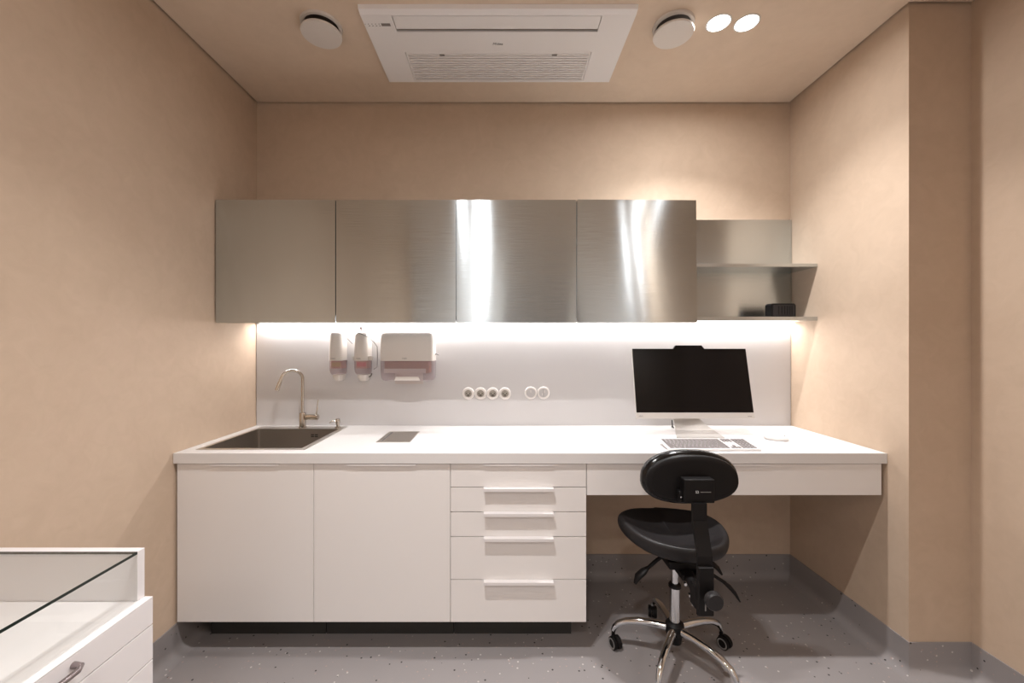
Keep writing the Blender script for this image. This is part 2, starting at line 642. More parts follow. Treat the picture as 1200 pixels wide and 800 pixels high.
# ================================================================== ceiling cassette
zc = 2.765
ac = thing('air_conditioner', 'flat white rectangular air conditioner cassette set in the middle of the ceiling', 'air conditioner', (-0.022, 1.9, CEIL))
ax0, ax1, ay0, ay1 = -0.607, 0.562, 1.668, 2.136
lx0, lx1, ly0, ly1 = -0.476, 0.420, 1.702, 1.790      # louver opening
gx0, gx1, gy0, gy1 = -0.470, 0.421, 1.914, 2.122      # intake grille opening
mb = MB()
xs = sorted({ax0 + .004, lx0, gx0, lx1, gx1, ax1 - .004})
ys = sorted({ay0 + 0.028, ly0, ly1, gy0, gy1, ay1 - 0.004})


def ac_hole(i, j):
    cx, cy = (xs[i] + xs[i + 1]) / 2, (ys[j] + ys[j + 1]) / 2
    return (lx0 < cx < lx1 and ly0 < cy < ly1) or (gx0 < cx < gx1 and gy0 < cy < gy1)


mb.slab(xs, ys, zc, zc + 0.010, ac_hole)
# sloping rim up to the ceiling, deeper on the near side
mb.prism([(ay0, CEIL - 0.0005), (ay0 + 0.006, zc + 0.006), (ay0 + 0.028, zc), (ay0 + 0.028, CEIL - 0.0005)], 'x', ax0, ax1)
mb.box(ax0, ax0 + 0.004, ay0 + 0.028, ay1, zc, CEIL - 0.0005)
mb.box(ax1 - 0.004, ax1, ay0 + 0.028, ay1, zc, CEIL - 0.0005)
mb.box(ax0 + .004, ax1 - .004, ay1 - 0.004, ay1, zc, CEIL - 0.0005)
obj('panel', mb, 'ac', ac)
obj('slot_back', MB().box(lx0 - .004, lx1 + .004, ly0 - .004, ly1 + .004, CEIL - 0.003, CEIL - 0.001), 'ac_dark', ac)
obj('louver', MB().box(lx0 + 0.003, lx1 - 0.003, ly0 + 0.003, ly0 + 0.073, zc + 0.0005, zc + 0.0075, 0.001), 'ac', ac)
obj('grille_back', MB().box(gx0 - .004, gx1 + .004, gy0 - .004, gy1 + .004, CEIL - 0.004, CEIL - 0.001), 'ac_grey', ac)
mbf = MB()
fx = 0.014
mbf.box(gx0 + .002, gx1 - .002, gy0 + .002, gy0 + .014, zc + .001, zc + .009).box(gx0 + .002, gx1 - .002, gy1 - .008, gy1 - .002, zc + .001, zc + .009)
mbf.box(gx0 + .002, gx0 + .010, gy0 + .014, gy1 - .008, zc + .001, zc + .009).box(gx1 - .010, gx1 - .002, gy0 + .014, gy1 - .008, zc + .001, zc + .009)
obj('grille_frame', mbf, 'ac', ac)
ns = 11
for k in range(ns):
    y = gy0 + 0.017 + (gy1 - gy0 - 0.026) * k / ns
    obj('slat', MB().box(gx0 + .0105, gx1 - .0105, y, y + 0.0112, zc + .0015, zc + .006), 'ac', ac)
for px in (518.5, 649.5):
    x = (px - 590) * 1.945 / F
    obj('latch', MB().box(x - .012, x + .012, gy0 + .0165, gy0 + .0265, zc - .0015, zc + .001, 0.0005), 'ac_grey', ac)
dx0, dx1 = (447 - 590) * 1.75 / F, (457.5 - 590) * 1.75 / F
obj('display', MB().box(dx0, dx1, 1.742, 1.757, zc - 0.0008, zc - 0.0001), 'ac_grey', ac)
mbi = MB()
for k in range(4):
    x = dx0 - 0.011 - 0.0155 * k
    mbi.box(x, x + 0.004, 1.744, 1.747, zc - .0006, zc - .0001)
    mbi.box(x, x + 0.007, 1.754, 1.757, zc - .0006, zc - .0001)
mbi.box(dx0 - .0705, dx0 - .0685, 1.744, 1.749, zc - .0006, zc - .0001)
obj('icon_print', mbi, 'ac_grey', ac)['kind'] = 'stuff'
text('maker_mark', 'Midea', 0.020, (-0.027, 1.862, zc - 0.0006), (PI, 0, 0), 'grey', ac, 0.2)

# ================================================================== worktop, sink, backsplash
SPY = 2.352          # face of the backsplash
bs = MB().box(WL + 0.004, WR - 0.003, SPY, WB - 0.0005, WT + 0.001, 1.494, 0.0008)
tag(obj('backsplash', bs, 'splash', origin=(0, SPY, WT)), 'plain white wall panel between the worktop and the steel cupboards', 'backsplash')

sx0, sx1, sy0, sy1 = -1.395, -0.899, 1.818, 2.318     # sink outer rim
bx0, bx1, by0, by1 = -1.374, -0.925, 1.842, 2.250     # bowl
mb = MB()
xs2 = [WL + 0.002, sx0 + 0.006, sx1 - 0.006, WR - 0.002]
ys2 = [WF, sy0 + 0.006, sy1 - 0.006, WB - 0.0025]
mb.slab(xs2, ys2, 0.8475, WT, lambda i, j: i == 1 and j == 1)
tag(obj('worktop', mb, 'top', origin=(0, 2.06, 0.8475)), 'long white worktop running from wall to wall over the white cabinets', 'worktop')

sink = thing('sink', 'square stainless steel sink set in the left end of the worktop', 'sink', (-1.147, 2.06, WT))
mb = MB()
mb.slab([sx0, bx0, bx1, sx1], [sy0, by0, by1, sy1], WT + 0.0003, WT + 0.0022, lambda i, j: i == 1 and j == 1)
obj('rim', mb, 'steel_edge', sink)


def rr3(x0, x1, y0, y1, r, z):
    return [(u, v, z) for u, v in rrect(x0, x1, y0, y1, r, 4)]


mb = MB()
dep = 0.20
t_ = 0.0016
rings = [rr3(bx0 - t_, bx1 + t_, by0 - t_, by1 + t_, 0.012, WT + 0.0002),
         rr3(bx0 - t_, bx1 + t_, by0 - t_, by1 + t_, 0.012, WT - dep - t_),
         rr3(bx0, bx1, by0, by1, 0.010, WT + 0.0018)]
mb.loft([rr3(bx0 - t_, bx1 + t_, by0 - t_, by1 + t_, 0.012, WT - dep - t_),
         rr3(bx0 - t_, bx1 + t_, by0 - t_, by1 + t_, 0.012, WT + 0.0002),
         rr3(bx0, bx1, by0, by1, 0.010, WT + 0.0018),
         rr3(bx0, bx1, by0, by1, 0.010, WT - dep + 0.01),
         rr3(bx0 + .01, bx1 - .01, by0 + .01, by1 - .01, 0.008, WT - dep)])
obj('bowl', mb, 'sink', sink, smooth=30)
ov = MB()
ovx, _, ovz = W(368.5, 510.2, by1)
for k in (-1, 1):
    ov.box(ovx + k * .0105 - .009, ovx + k * .0105 + .009, by1 - .0012, by1 - .0002, ovz + .002, ovz + .008, .0005)
    ov.box(ovx + k * .0105 - .009, ovx + k * .0105 + .009, by1 - .0012, by1 - .0002, ovz - .008, ovz - .002, .0005)
obj('overflow_slots', ov, 'dark_hole_and_shade', sink)
obj('drain', MB().lathe([(0.045, 0.0002), (0.045, 0.003), (0.030, 0.001), (0.001, 0.001)], (-1.15, 2.05, WT - dep), n=32), 'chrome', sink, smooth=30)

# faucet
fx_, fy_ = -1.143, 2.283
fz = WT + 0.0024
fc = thing('faucet', 'brushed steel gooseneck faucet standing on the rear rim of the sink', 'faucet', (fx_, fy_, fz))
obj('body', MB().lathe([(0.022, 0), (0.022, 0.004), (0.0185, 0.006), (0.0185, 0.082), (0.017, 0.086), (0.010, 0.088)], (fx_, fy_, fz), n=32), 'nickel', fc, smooth=35)
pts = []
zt = fz + 0.088
R0 = 0.055
dirv = Vector((-0.74, -0.67, 0)).normalized()
c0 = Vector((fx_, fy_, 0))
pts.append((fx_, fy_, zt - 0.004))
zc0 = 1.172
for k in range(5):
    pts.append((fx_, fy_, zt + (zc0 - zt) * (k + 1) / 5))
for k in range(1, 17):
    a = math.radians(168) * k / 16
    q = c0 + dirv * (R0 - R0 * math.cos(a))
    pts.append((q.x, q.y, zc0 + R0 * math.sin(a) * 0.92))
q = Vector(pts[-1])
dd = (Vector(pts[-1]) - Vector(pts[-2])).normalized()
rr = [0.0085] * len(pts)
pts.append(tuple(q + dd * 0.02)); rr.append(0.0088)
pts.append(tuple(q + dd * 0.024)); rr.append(0.0105)
pts.append(tuple(q + dd * 0.070)); rr.append(0.0108)
obj('spout', MB().tube(pts, rr, 16), 'nickel', fc, smooth=40)
lz = fz + 0.060
lever = obj('mixer_barrel', MB().lathe([(0.014, 0.016), (0.016, 0.020), (0.016, 0.062), (0.0165, 0.064), (0.0165, 0.086), (0.012, 0.090)], (fx_, fy_, lz), 'x', 24), 'nickel', fc, smooth=35)
obj('lever', MB().tube([(fx_ + 0.078, fy_, lz + 0.012), (fx_ + 0.084, fy_, lz + 0.05), (fx_ + 0.090, fy_ - .004, lz + 0.100)], [0.0045, 0.004, 0.003], 10), 'nickel', lever, smooth=40)

# soap pump on the sink deck
sx_, sy_ = -0.945, 2.288
sp = thing('soap_pump', 'small steel soap pump on the sink rim right of the faucet', 'soap pump', (sx_, sy_, fz))
obj('collar', MB().lathe([(0.017, 0), (0.017, 0.004), (0.009, 0.006), (0.009, 0.022)], (sx_, sy_, fz), n=24), 'nickel', sp, smooth=35)
obj('pump_head', MB().lathe([(0.0115, 0.022), (0.0125, 0.025), (0.0125, 0.046), (0.010, 0.050)], (sx_, sy_, fz), n=24), 'nickel', sp, smooth=35)
obj('nozzle', MB().tube([(sx_ - .010, sy_ - .004, fz + .038), (sx_ - .028, sy_ - .014, fz + .038), (sx_ - .040, sy_ - .020, fz + .028)], [.004, .0038, .003], 10), 'nickel', sp, smooth=40)

# flush metal plate in the worktop
pl = thing('worktop_flap', 'small grey steel flap plate lying flush in the worktop right of the sink', 'flap', (-0.54, 2.07, WT))
obj('frame', MB().slab([-0.622, -0.617, -0.461, -0.456], [1.955, 1.960, 2.181, 2.186], WT + .0002, WT + .0022, lambda i, j: i == 1 and j == 1), 'steel_edge', pl)
obj('lid', MB().box(-0.6165, -0.4615, 1.9605, 2.1805, WT + .0002, WT + .0018), 'sink', pl)
obj('recess', MB().box(-0.605, -0.595, 1.975, 2.165, WT + .0018, WT + .0021), 'grey', pl)

# ================================================================== base cabinets
XF = [(-1.4445, -0.8405), (-0.8385, -0.2355)]
ZB = 0.143


def pull(parent, xc, ztop, prot, wd=0.306, lip=0.010):
    """edge pull: a plate that grips the top edge with a lip turned down"""
    x0, x1 = xc - wd / 2, xc + wd / 2
    m = MB()
    m.prism(rrect(x0, x1, FAC - prot, FAC + 0.012, 0.004, 3), 'z', ztop - 0.002, ztop)
    m.prism([(x0, ztop - .0021), (x1, ztop - .0021), (x1, ztop - lip + .003), (x1 - .003, ztop - lip), (x0 + .003, ztop - lip), (x0, ztop - lip + .003)],
            'y', FAC - prot, FAC - prot + 0.002)
    return obj('handle', m, 'handle', parent)


def carcass(name, label, x0, x1, z0, z1, y0, y1, cat='cabinet', group=None):
    t = thing(name, label, cat, ((x0 + x1) / 2, (y0 + y1) / 2, 0 if z0 < .2 else z0), group)
    m = MB()
    k = 0.016
    m.box(x0, x0 + k, y0, y1, z0, z1).box(x1 - k, x1, y0, y1, z0, z1)
    m.box(x0 + k, x1 - k, y0, y1, z0, z0 + k)
    m.box(x0 + k, x1 - k, y1 - .008, y1, z0 + k, z1)
    return t, m


CT = 0.846
cabs = [('sink_cabinet', 'white base cabinet with one plain door under the steel sink, against the left wall', XF[0]),
        ('base_cabinet', 'white base cabinet with one plain door between the sink cabinet and the drawers', XF[1])]
for nm, lb, (x0, x1) in cabs:
    t, m = carcass(nm, lb, x0 + .001, x1 - .001, ZB, 0.8465, FAC + .0195, 2.33)
    obj('body', m, 'carcass', t)
    dr = obj('door', MB().box(x0, x1, FAC, FAC + 0.018, ZB, CT - .0035, 0.0008), 'front', t)
    pull(dr, (x0 + x1) / 2, CT - 0.0012, 0.011, lip=0.008)
    mp_ = MB().box(x0 + (0.06 if x0 < -1 else 0.001), x1 - .001, 1.90, 1.916, 0.001, ZB - .001)
    obj('plinth', mp_, 'plinth', t)
x0, x1 = -0.2335, 0.3660
t, m = carcass('drawer_cabinet', 'white base cabinet with five stacked drawers in the middle of the worktop', x0 + .001, x1 - .0, ZB, 0.8465, FAC + .0195, 2.33)
obj('body', m, 'carcass', t)
obj('plinth', MB().box(x0 + .001, x1 - .045, 1.90, 1.916, 0.001, ZB - .001), 'plinth', t)
zs = [CT - .0035] + [EYE - (v - 401) * FAC / F for v in (570.6, 599.6, 628.6, 679.0)] + [ZB]
for k in range(5):
    zt_, zb_ = zs[k], zs[k + 1]
    fr = obj('drawer', MB().box(x0, x1, FAC, FAC + 0.018, zb_ + (0.0016 if k < 4 else 0), zt_ - (0.0016 if k else 0), 0.0007), 'front', t)
    if k == 0:
        pull(fr, (x0 + x1) / 2, CT - 0.0012, 0.011, lip=0.008)
    else:
        pull(fr, (x0 + x1) / 2, zt_ + 0.0012, 0.024, lip=0.013)

x0, x1 = 0.3690, 1.6730
t = thing('hanging_cabinet', 'wide shallow white drawer box hanging under the right half of the worktop', 'cabinet', (1.02, 2.05, 0.704))
m = MB()
m.box(x0, x1, FAC + .0195, 2.33, 0.708, 0.720).box(x0, x0 + .016, FAC + .0195, 2.33, 0.720, 0.8465).box(x1 - .016, x1, FAC + .0195, 2.33, 0.720, 0.8465).box(x0 + .016, x1 - .016, 2.32, 2.33, 0.72, 0.8465)
obj('body', m, 'carcass', t)
fr = obj('drawer_front', MB().box(x0, x1, FAC, FAC + 0.018, 0.704, CT - .0035, 0.0008), 'front', t)
pull(fr, 1.020, CT - 0.0012, 0.011, lip=0.008)

# ================================================================== wall cupboards
UY = 2.013
UZ0, UZ1 = 1.4785, 2.0955
ux = [-1.4475, -0.8425, -0.2375, 0.3675, 0.9725]
warps = [(0.0, 0.002, 0.0), (0.003, -0.004, 0.0), (-0.010, 0.0, 0.02), (0.060, 0.0, 0.0)]
names = ['leftmost of four square brushed steel wall cupboards, dull and even, touching the left wall',
         'second square brushed steel wall cupboard from the left, above the soap dispensers',
         'third square brushed steel wall cupboard with two bright vertical streaks at its left edge',
         'rightmost square brushed steel wall cupboard with two slanting bright streaks, beside the open shelves']
for k in range(4):
    x0, x1 = ux[k], ux[k + 1]
    t = thing('wall_cupboard', names[k], 'cupboard', ((x0 + x1) / 2, 2.2, UZ0), 'brushed steel wall cupboards')
    m = MB().box(x0 + .001, x1 - .001, UY + .0215, WB - .012, UZ0 + .033, UZ1 - .001)
    obj('body', m, 'steel_shelf', t)
    # the door: thin sheet, slightly warped as the wavering reflections show
    gapd = 0.0022
    N = 20
    tw, bx_, tl = warps[k]
    b = bmesh.new()
    gridv = []
    hx, hz = (x1 - x0) / 2 - gapd, (UZ1 - UZ0) / 2
    cx, cz = (x0 + x1) / 2, (UZ0 + UZ1) / 2
    for i in range(N + 1):
        row = []
        for j in range(N + 1):
            u, v = -1 + 2 * i / N, -1 + 2 * j / N
            X_, Z_ = u * hx, v * hz
            yy = UY + 0.001 + tw * X_ * Z_ + bx_ * X_ * X_ + tl * X_ * Z_ * Z_
            row.append(b.verts.new((cx + X_, yy, cz + Z_)))
        gridv.append(row)
    for i in range(N):
        for j in range(N):
            b.faces.new((gridv[i][j], gridv[i + 1][j], gridv[i + 1][j + 1], gridv[i][j + 1]))
    geom = bmesh.ops.extrude_face_region(b, geom=list(b.faces))
    vs = [e for e in geom['geom'] if isinstance(e, bmesh.types.BMVert)]
    for v_ in vs:
        v_.co.y = UY + 0.0205
    bmesh.ops.recalc_face_normals(b, faces=b.faces)
    m = MB()
    m._merge(b)
    obj('door', m, 'steel', t, smooth=30)

# open shelf in steel
t = thing('wall_shelf', 'open brushed steel shelf unit with two boards in the right corner', 'shelf', (1.33, 2.3, 1.497))
obj('back_panel', MB().box(0.9745, WR - .003, 2.345, WB - .001, 1.5185, 2.0965, .0006), 'steel_shelf', t)
for z0, z1 in ((1.497, 1.518), (1.7855, 1.8030)):
    obj('shelf_board', MB().box(0.9745, WR - .0015, 2.153, 2.3445 if z0 > 1.6 else WB - .001, z0, z1, .0006), 'steel_board', t)

# little black box on the shelf
t = thing('black_box', 'small black chamfered box with a ribbed front on the lower steel shelf', 'box', (1.53, 2.22, 1.5183))
bx = [(1.462, 1.5185), (1.601, 1.5185), (1.601, 1.584), (1.592, 1.5935), (1.471, 1.5935), (1.462, 1.584)]
obj('case', MB().prism(bx, 'y', 2.195, 2.243, 0.002), 'black', t)
obj('front_panel', MB().box(1.474, 1.592, 2.192, 2.1945, 1.526, 1.584, .001), 'seat', t)
mbr = MB()
for q in (0.028, 0.045, 0.060, 0.075, 0.088, 0.1):
    mbr.box(1.474 + q, 1.474 + q + .005, 2.1905, 2.1920, 1.532, 1.578)
obj('ribs', mbr, 'black', t)

# LED profile under the cupboards
t = thing('led_strip', 'long glowing light strip along the wall under the steel cupboards and shelf', 'light strip', (0.1, 2.33, 1.47))
obj('profile', MB().box(WL + .03, 0.972, 2.318, 2.350, 1.4945, 1.5105), 'steel_edge', t)
obj('diffuser', MB().box(WL + .03, 0.972, 2.321, 2.347, 1.4930, 1.4943), 'led', t)
obj('diffuser', MB().box(0.976, WR - .01, 2.321, 2.347, 1.4900, 1.4965), 'led', t)


def strip(x0, x1, z, wt):
    ld = bpy.data.lights.new('led_light', 'AREA')
    ld.shape = 'RECTANGLE'
    ld.size = x1 - x0
    ld.size_y = 0.018
    ld.energy = wt
    ld.color = LED_COL
    ld.spread = math.radians(175)
    lo = bpy.data.objects.new('led_light', ld)
    COL.objects.link(lo)
    lo.parent = t
    lo.location = Vector(((x0 + x1) / 2, 2.334, z)) - t.location


strip(WL + .035, 0.97, 1.4920, LED_W * 0.775)
strip(0.98, WR - .015, 1.4890, LED_W * 0.225)


# ================================================================== dispensers
def dispenser_soap(x0, x1, kind, label):
    """x0..x1 front width; hangs on the backsplash"""
    zt, zw, zw2, zb = 1.437, 1.277, 1.231, 1.160
    yb = SPY - .0008
    t = thing('soap_dispenser', label, 'soap dispenser', ((x0 + x1) / 2, yb, zb), 'white wall soap dispensers')
    xc, hw = (x0 + x1) / 2, (x1 - x0) / 2

    def ring(z, dep, f=1.0, r=0.026):
        return [(xc + (u - xc) * f, v, z) for u, v in rrect(x0, x1, yb - dep, yb, min(r, (x1 - x0) / 2 - .002), 5)]
    obj('upper_cover', MB().loft([ring(zw, .110), ring(zw + .05, .108), ring(zt - .02, .102, .98), ring(zt - .006, .098, .95), ring(zt, .086, .84)]), 'wplastic', t, smooth=50)
    obj('clear_window', MB().loft([ring(zw - .0005, .110), ring(zw2, .108), ring(zw2 - .020, .103, .97), ring(zw2 - .034, .090, .82)], cap=False), 'smoke', t, smooth=50)
    cart = obj('cartridge', MB().box(x0 + .008, x1 - .008, yb - .085, yb - .01, zw2 + .001, zw - .001, .003), 'cartridge', t)
    obj('label', MB().box(x0 + .014, x1 - .012, yb - .088, yb - .0855, zw2 + .012, zw - .010), kind, cart)
    obj('spout', MB().loft([ring(zw2 - .0345, .088, .78), ring(zw2 - .05, .086, .72), ring(zb + .006, .080, .60), ring(zb, .070, .5)]), 'wplastic', t, smooth=50)
    text('maker_mark', 'TORK', 0.010, (xc - .006, yb - .1145, zw + .012), (PI / 2, 0, 0), 'grey', t)
    return t


dispenser_soap(-0.983, -0.908, 'ochre', 'white soap dispenser with an ochre label, leftmost on the backsplash')
s2 = dispenser_soap(-0.842, -0.764, 'pink', 'white soap dispenser with a pink label and a looped wire, beside the towel dispenser')
wp = [(413, 402.5), (404.5, 394), (408.5, 390), (406, 387.5), (409, 385.3), (416, 386.8), (420.5, 390), (430, 394), (438, 400.5), (442, 406), (442.3, 418), (442, 430), (438, 432.5)]
wpts = []
for i, (a, b_) in enumerate(wp):
    Y_ = 2.245 if i < 3 else 2.228
    wpts.append(W(a, b_, Y_ if i < 10 else 2.25))
obj('wire_loop', MB().tube(wpts, 0.0019, 6), 'wire', s2, smooth=60)
kx, ky, kz = W(423.2, 389, 2.275)
obj('top_knob', MB().lathe([(0.004, 0), (0.004, 0.014), (0.006, 0.016), (0.012, 0.026), (0.011, 0.030), (0.003, 0.026)], (kx, ky, 1.438), n=16), 'pull_bronze', s2, smooth=40)
obj('side_clip', MB().box(-0.7635, -0.744, 2.26, 2.29, 1.277, 1.302, .002), 'silver', s2)
obj('side_clip', MB().box(-0.852, -0.8425, 2.26, 2.29, 1.277, 1.302, .002), 'silver', s2)
hp = [W(432, 441.5, 2.25), W(434.8, 440.2, 2.25), W(435.8, 437, 2.25)]
obj('hook', MB().tube(hp, .003, 8), 'wire', s2)

# paper towel dispenser
x0, x1 = -0.694, -0.392
yb = SPY - .0008
t = thing('towel_dispenser', 'wide white paper towel dispenser with a smoky see-through lower half', 'towel dispenser', (-0.543, yb, 1.16))


def pring(y, f, z0, z1, r, bot=True):
    return None


zt, zw, zb = 1.438, 1.276, 1.160
prof = [(zw, .110, 0.0), (zw + .06, .108, 0.0), (zt - .035, .106, 0.0), (zt - .014, .102, .003), (zt - .004, .096, .010), (zt, .080, .022)]
mb = MB().loft([[(u, v, z) for u, v in rrect(x0 + ins, x1 - ins, yb - dp, yb, .02, 5)] for z, dp, ins in prof])
obj('upper_cover', mb, 'wplastic', t, smooth=50)
prof = [(zw - .0005, .109, 0.0), (zw - .07, .104, 0.0), (zb + .018, .098, .003), (zb + .006, .092, .010), (zb, .080, .024)]
mb = MB().loft([[(u, v, z) for u, v in rrect(x0 + ins, x1 - ins, yb - dp, yb, .02, 5)] for z, dp, ins in prof], cap=False)
obj('clear_cover', mb, 'smoke', t, smooth=50)
obj('towel_stack', MB().box(x0 + .022, x1 - .028, yb - .090, yb - .012, 1.206, zw - .002, .004), 'paper', t)
obj('stack_tray', MB().box(x0 + .020, x1 - .045, yb - .094, yb - .0905, 1.207, 1.232, .001), 'paper_white', t)
obj('tray_lip', MB().prism([(-0.612, 1.166), (-0.468, 1.166), (-0.478, 1.188), (-0.602, 1.188)], 'y', yb - .1045, yb - .1005), 'wplastic', t)
obj('towel', MB().box(-0.62, -0.46, yb - .055, yb - .052, 1.142, 1.205), 'paper_white', t)
text('maker_mark', 'TORK', 0.011, (-0.553, yb - .1115, zw + .014), (PI / 2, 0, 0), 'grey', t)
k = obj('lock_key', MB().tube([(x1 + .0005, 2.30, 1.311), (x1 + .008, 2.29, 1.314), (x1 + .024, 2.285, 1.307)], [.004, .003, .0015], 8), 'wire', t)


# ================================================================== sockets and switches
def outlet(px, py, label):
    Y = SPY
    x, _, z = W(px, py, Y)
    y = Y - .0008
    t = thing('socket', label, 'socket', (x, y, z), 'round wall sockets over the worktop')
    obj('cover_ring', MB().lathe([(0.021, -.0095), (0.026, -.010), (0.033, -.009), (0.0358, -.005), (0.0358, 0), (0.021, 0)], (x, y, z), 'y', 40, cap=False), 'socket', t, smooth=35)
    obj('recess', MB().lathe([(0.0207, 0), (0.0207, -.0040), (0.001, -.0040)], (x, y, z), 'y', 32), 'socket_in', t, smooth=35)
    for sx in (-1, 1):
        obj('contact_hole', MB().lathe([(0.0032, -.0048), (0.0032, -.0041)], (x + sx * .0095, y, z), 'y', 12), 'dark_hole_and_shade', t)
    for sz in (-1, 1):
        obj('earth_clip', MB().box(x - .002, x + .002, y - .0080, y - .0041, z + sz * .016 - .003, z + sz * .016 + .003), 'nickel', t)
    obj('painted_lower_shade', MB().box(x - .007, x + .007, y - .0050, y - .0041, z - .0125, z - .007, .0005), 'dark_hole_and_shade', t)  # dark plate, paints the shade low in the recess


for k, (px, lb) in enumerate(((548.8, 'leftmost of the four round white sockets above the worktop'),
                              (563.2, 'second from the left of the four round white sockets above the worktop'),
                              (577.4, 'third from the left of the four round white sockets above the worktop'),
                              (591.7, 'rightmost of the four round white sockets, nearest the switches'))):
    outlet(px, 460.8, lb)


def switch(px, label):
    x, _, z = W(px, 460.0, SPY)
    y = SPY - .0008
    t = thing('light_switch', label, 'switch', (x, y, z), 'round white wall switches')
    obj('cover_ring', MB().lathe([(0.0265, -.0085), (0.028, -.010), (0.034, -.009), (0.0366, -.005), (0.0366, 0), (0.0265, 0)], (x, y, z), 'y', 40, cap=False), 'socket', t, smooth=35)
    obj('rocker', MB().lathe([(0.0257, 0), (0.0257, -.007), (0.001, -.0078)], (x, y, z), 'y', 40), 'splash', t, smooth=35)
    return t, x, y, z


t, x, y, z = switch(621.9, 'left one of the two round white switches beside the sockets')
obj('marker', MB().box(x - .002, x + .002, y - .0086, y - .0079, z + .002, z + .016), 'socket', t)
t, x, y, z = switch(636.7, 'right one of the two round white switches, split down the middle')
obj('split_line', MB().box(x - .0006, x + .0006, y - .0084, y - .0079, z - .024, z + .024), 'grey', t)
obj('marker', MB().box(x + .004, x + .0085, y - .0086, y - .0079, z + .002, z + .015), 'socket', t)
obj('marker', MB().box(x - .0085, x - .004, y - .0086, y - .0079, z - .015, z - .002), 'socket', t)

# ================================================================== computer
yb_, zb_ = 2.085, 0.984
yt_, zt_ = 2.163, 1.3466
mon = thing('computer', 'black-screened all-in-one computer with a silver chin on the desk', 'computer', (1.0, 2.12, WT + .0005))
tilt = math.atan2(yt_ - yb_, zt_ - zb_)
Hm = math.hypot(yt_ - yb_, zt_ - zb_)
mx_ = Matrix.Translation((1.0, yb_, zb_)) @ Matrix.Rotation(-tilt, 4, 'X')   # local: x right, y back, z up the screen
hw = 0.3065
obj('case', MB().box(-hw, hw, 0.0035, 0.022, 0, Hm, .002, mtx=mx_).box(-hw * .8, hw * .8, 0.0225, 0.042, .05, Hm - .08, .006, mtx=mx_), 'silver', mon)
obj('screen', MB().box(-hw + .001, hw - .001, 0.0, 0.0032, 0.031, Hm - .001, .0006, mtx=mx_), 'screen', mon)
obj('chin', MB().box(-hw, hw, -0.001, 0.0032, 0.0, 0.0300, .0012, mtx=mx_), 'silver', mon)
obj('camera_bump', MB().prism([(-.083, Hm - .0008), (.083, Hm - .0008), (.070, Hm + .0175), (-.070, Hm + .0175)], 'y', 0.0, 0.016, mtx=mx_), 'screen', mon)
ncx = 1.045
neck = MB().loft([[(0.945, 2.195, WT + .006), (1.155, 2.195, WT + .006), (1.155, 2.203, WT + .006), (0.945, 2.203, WT + .006)],
                  [(0.950, 2.225, WT + .030), (1.125, 2.225, WT + .030), (1.125, 2.231, WT + .030), (0.950, 2.231, WT + .030)],
                  [(0.950, 2.240, 0.952), (1.096, 2.240, 0.952), (1.096, 2.248, 0.952), (0.950, 2.248, 0.952)],
                  [(0.950, 2.238, 1.16), (1.050, 2.238, 1.16), (1.050, 2.246, 1.16), (0.950, 2.246, 1.16)]])
obj('neck', neck, 'silver', mon, smooth=50)
obj('hinge', MB().box(0.955, 1.045, 2.171, 2.2375, 1.12, 1.17, .003), 'silver', mon)
obj('foot', MB().prism([(0.880, 2.040), (1.125, 2.040), (1.156, 2.205), (0.944, 2.205)], 'z', WT + .0005, WT + .0055, .001), 'silver', mon)
cbl = [W(787.5, 492, 2.26), W(788, 499, 2.26), W(789.5, 501, 2.26), (0.965, 2.30, WT + .004)]
obj('cable', MB().tube([(p[0], p[1], max(p[2], WT + .004)) for p in cbl], .003, 8), 'black', mon)
rx = (PI / 2 - tilt, 0, 0)
p = mx_ @ Vector((-hw + .022, -.0014, .012))
text('maker_mark', 'ASUS', 0.009, p, rx, 'grey', mon)
obj('model_print', MB().box(hw - .036, hw - .014, -.0016, -.0011, .010, .0125, mtx=mx_), 'grey', mon)

# keyboard
kb = thing('keyboard', 'white keyboard with grey keys lying in front of the computer', 'keyboard', (0.951, 1.86, WT + .0005))
Kx0, Kx1 = -0.2085, 0.2085
tk = math.atan2(0.016, 0.125)
mk = Matrix.Translation((0.951, 1.797, WT + .0015)) @ Matrix.Rotation(tk, 4, 'X')
obj('base', MB().prism(rrect(Kx0, Kx1, 0, 0.128, .006, 3), 'z', 0.0, 0.0085, .001, mtx=mk), 'handle', kb)
keys = MB()
pitch = 0.0182
rows = 6
kz0, kz1 = 0.0088, 0.0110


def key(u0, u1, v0, v1):
    keys.box(u0 + .0019, u1 - .0019, v0 + .0022, v1 - .0022, kz0, kz1, mtx=mk)


v0 = 0.008
pv = 0.0188
U0 = Kx0 + 0.007
main_w = 15 * pitch
lay = [[1.3, 1.3, 1.3, 6.2, 1.3, 1.3, 1.3, 1],
       [2.3] + [1] * 10 + [2.7], [1.8] + [1] * 11 + [2.2], [1.5] + [1] * 12 + [1.5], [1] * 13 + [2], [1] * 15]
for r_, row in enumerate(lay):
    u = U0
    s_ = 15 / sum(row)
    for k in row:
        key(u, u + k * s_ * pitch, v0 + r_ * pv, v0 + (r_ + 1) * pv)
        u += k * s_ * pitch
nx0 = U0 + main_w + 0.006
np_ = 0.0180
for r_ in range(6):                      # arrow / navigation cluster and number pad
    for c in range(3):
        if r_ in (2,) or (r_ == 1 and c != 1) or (r_ == 3):
            continue
        if r_ == 0 or r_ == 1 or r_ >= 4:
            key(nx0 + c * .0155, nx0 + (c + 1) * .0155, v0 + r_ * pv, v0 + (r_ + 1) * pv)
    for c in range(4):
        key(nx0 + .050 + c * .0165, nx0 + .050 + (c + 1) * .0165, v0 + r_ * pv, v0 + (r_ + 1) * pv)
ko = obj('keys', keys, 'key', kb)
ko['kind'] = 'stuff'
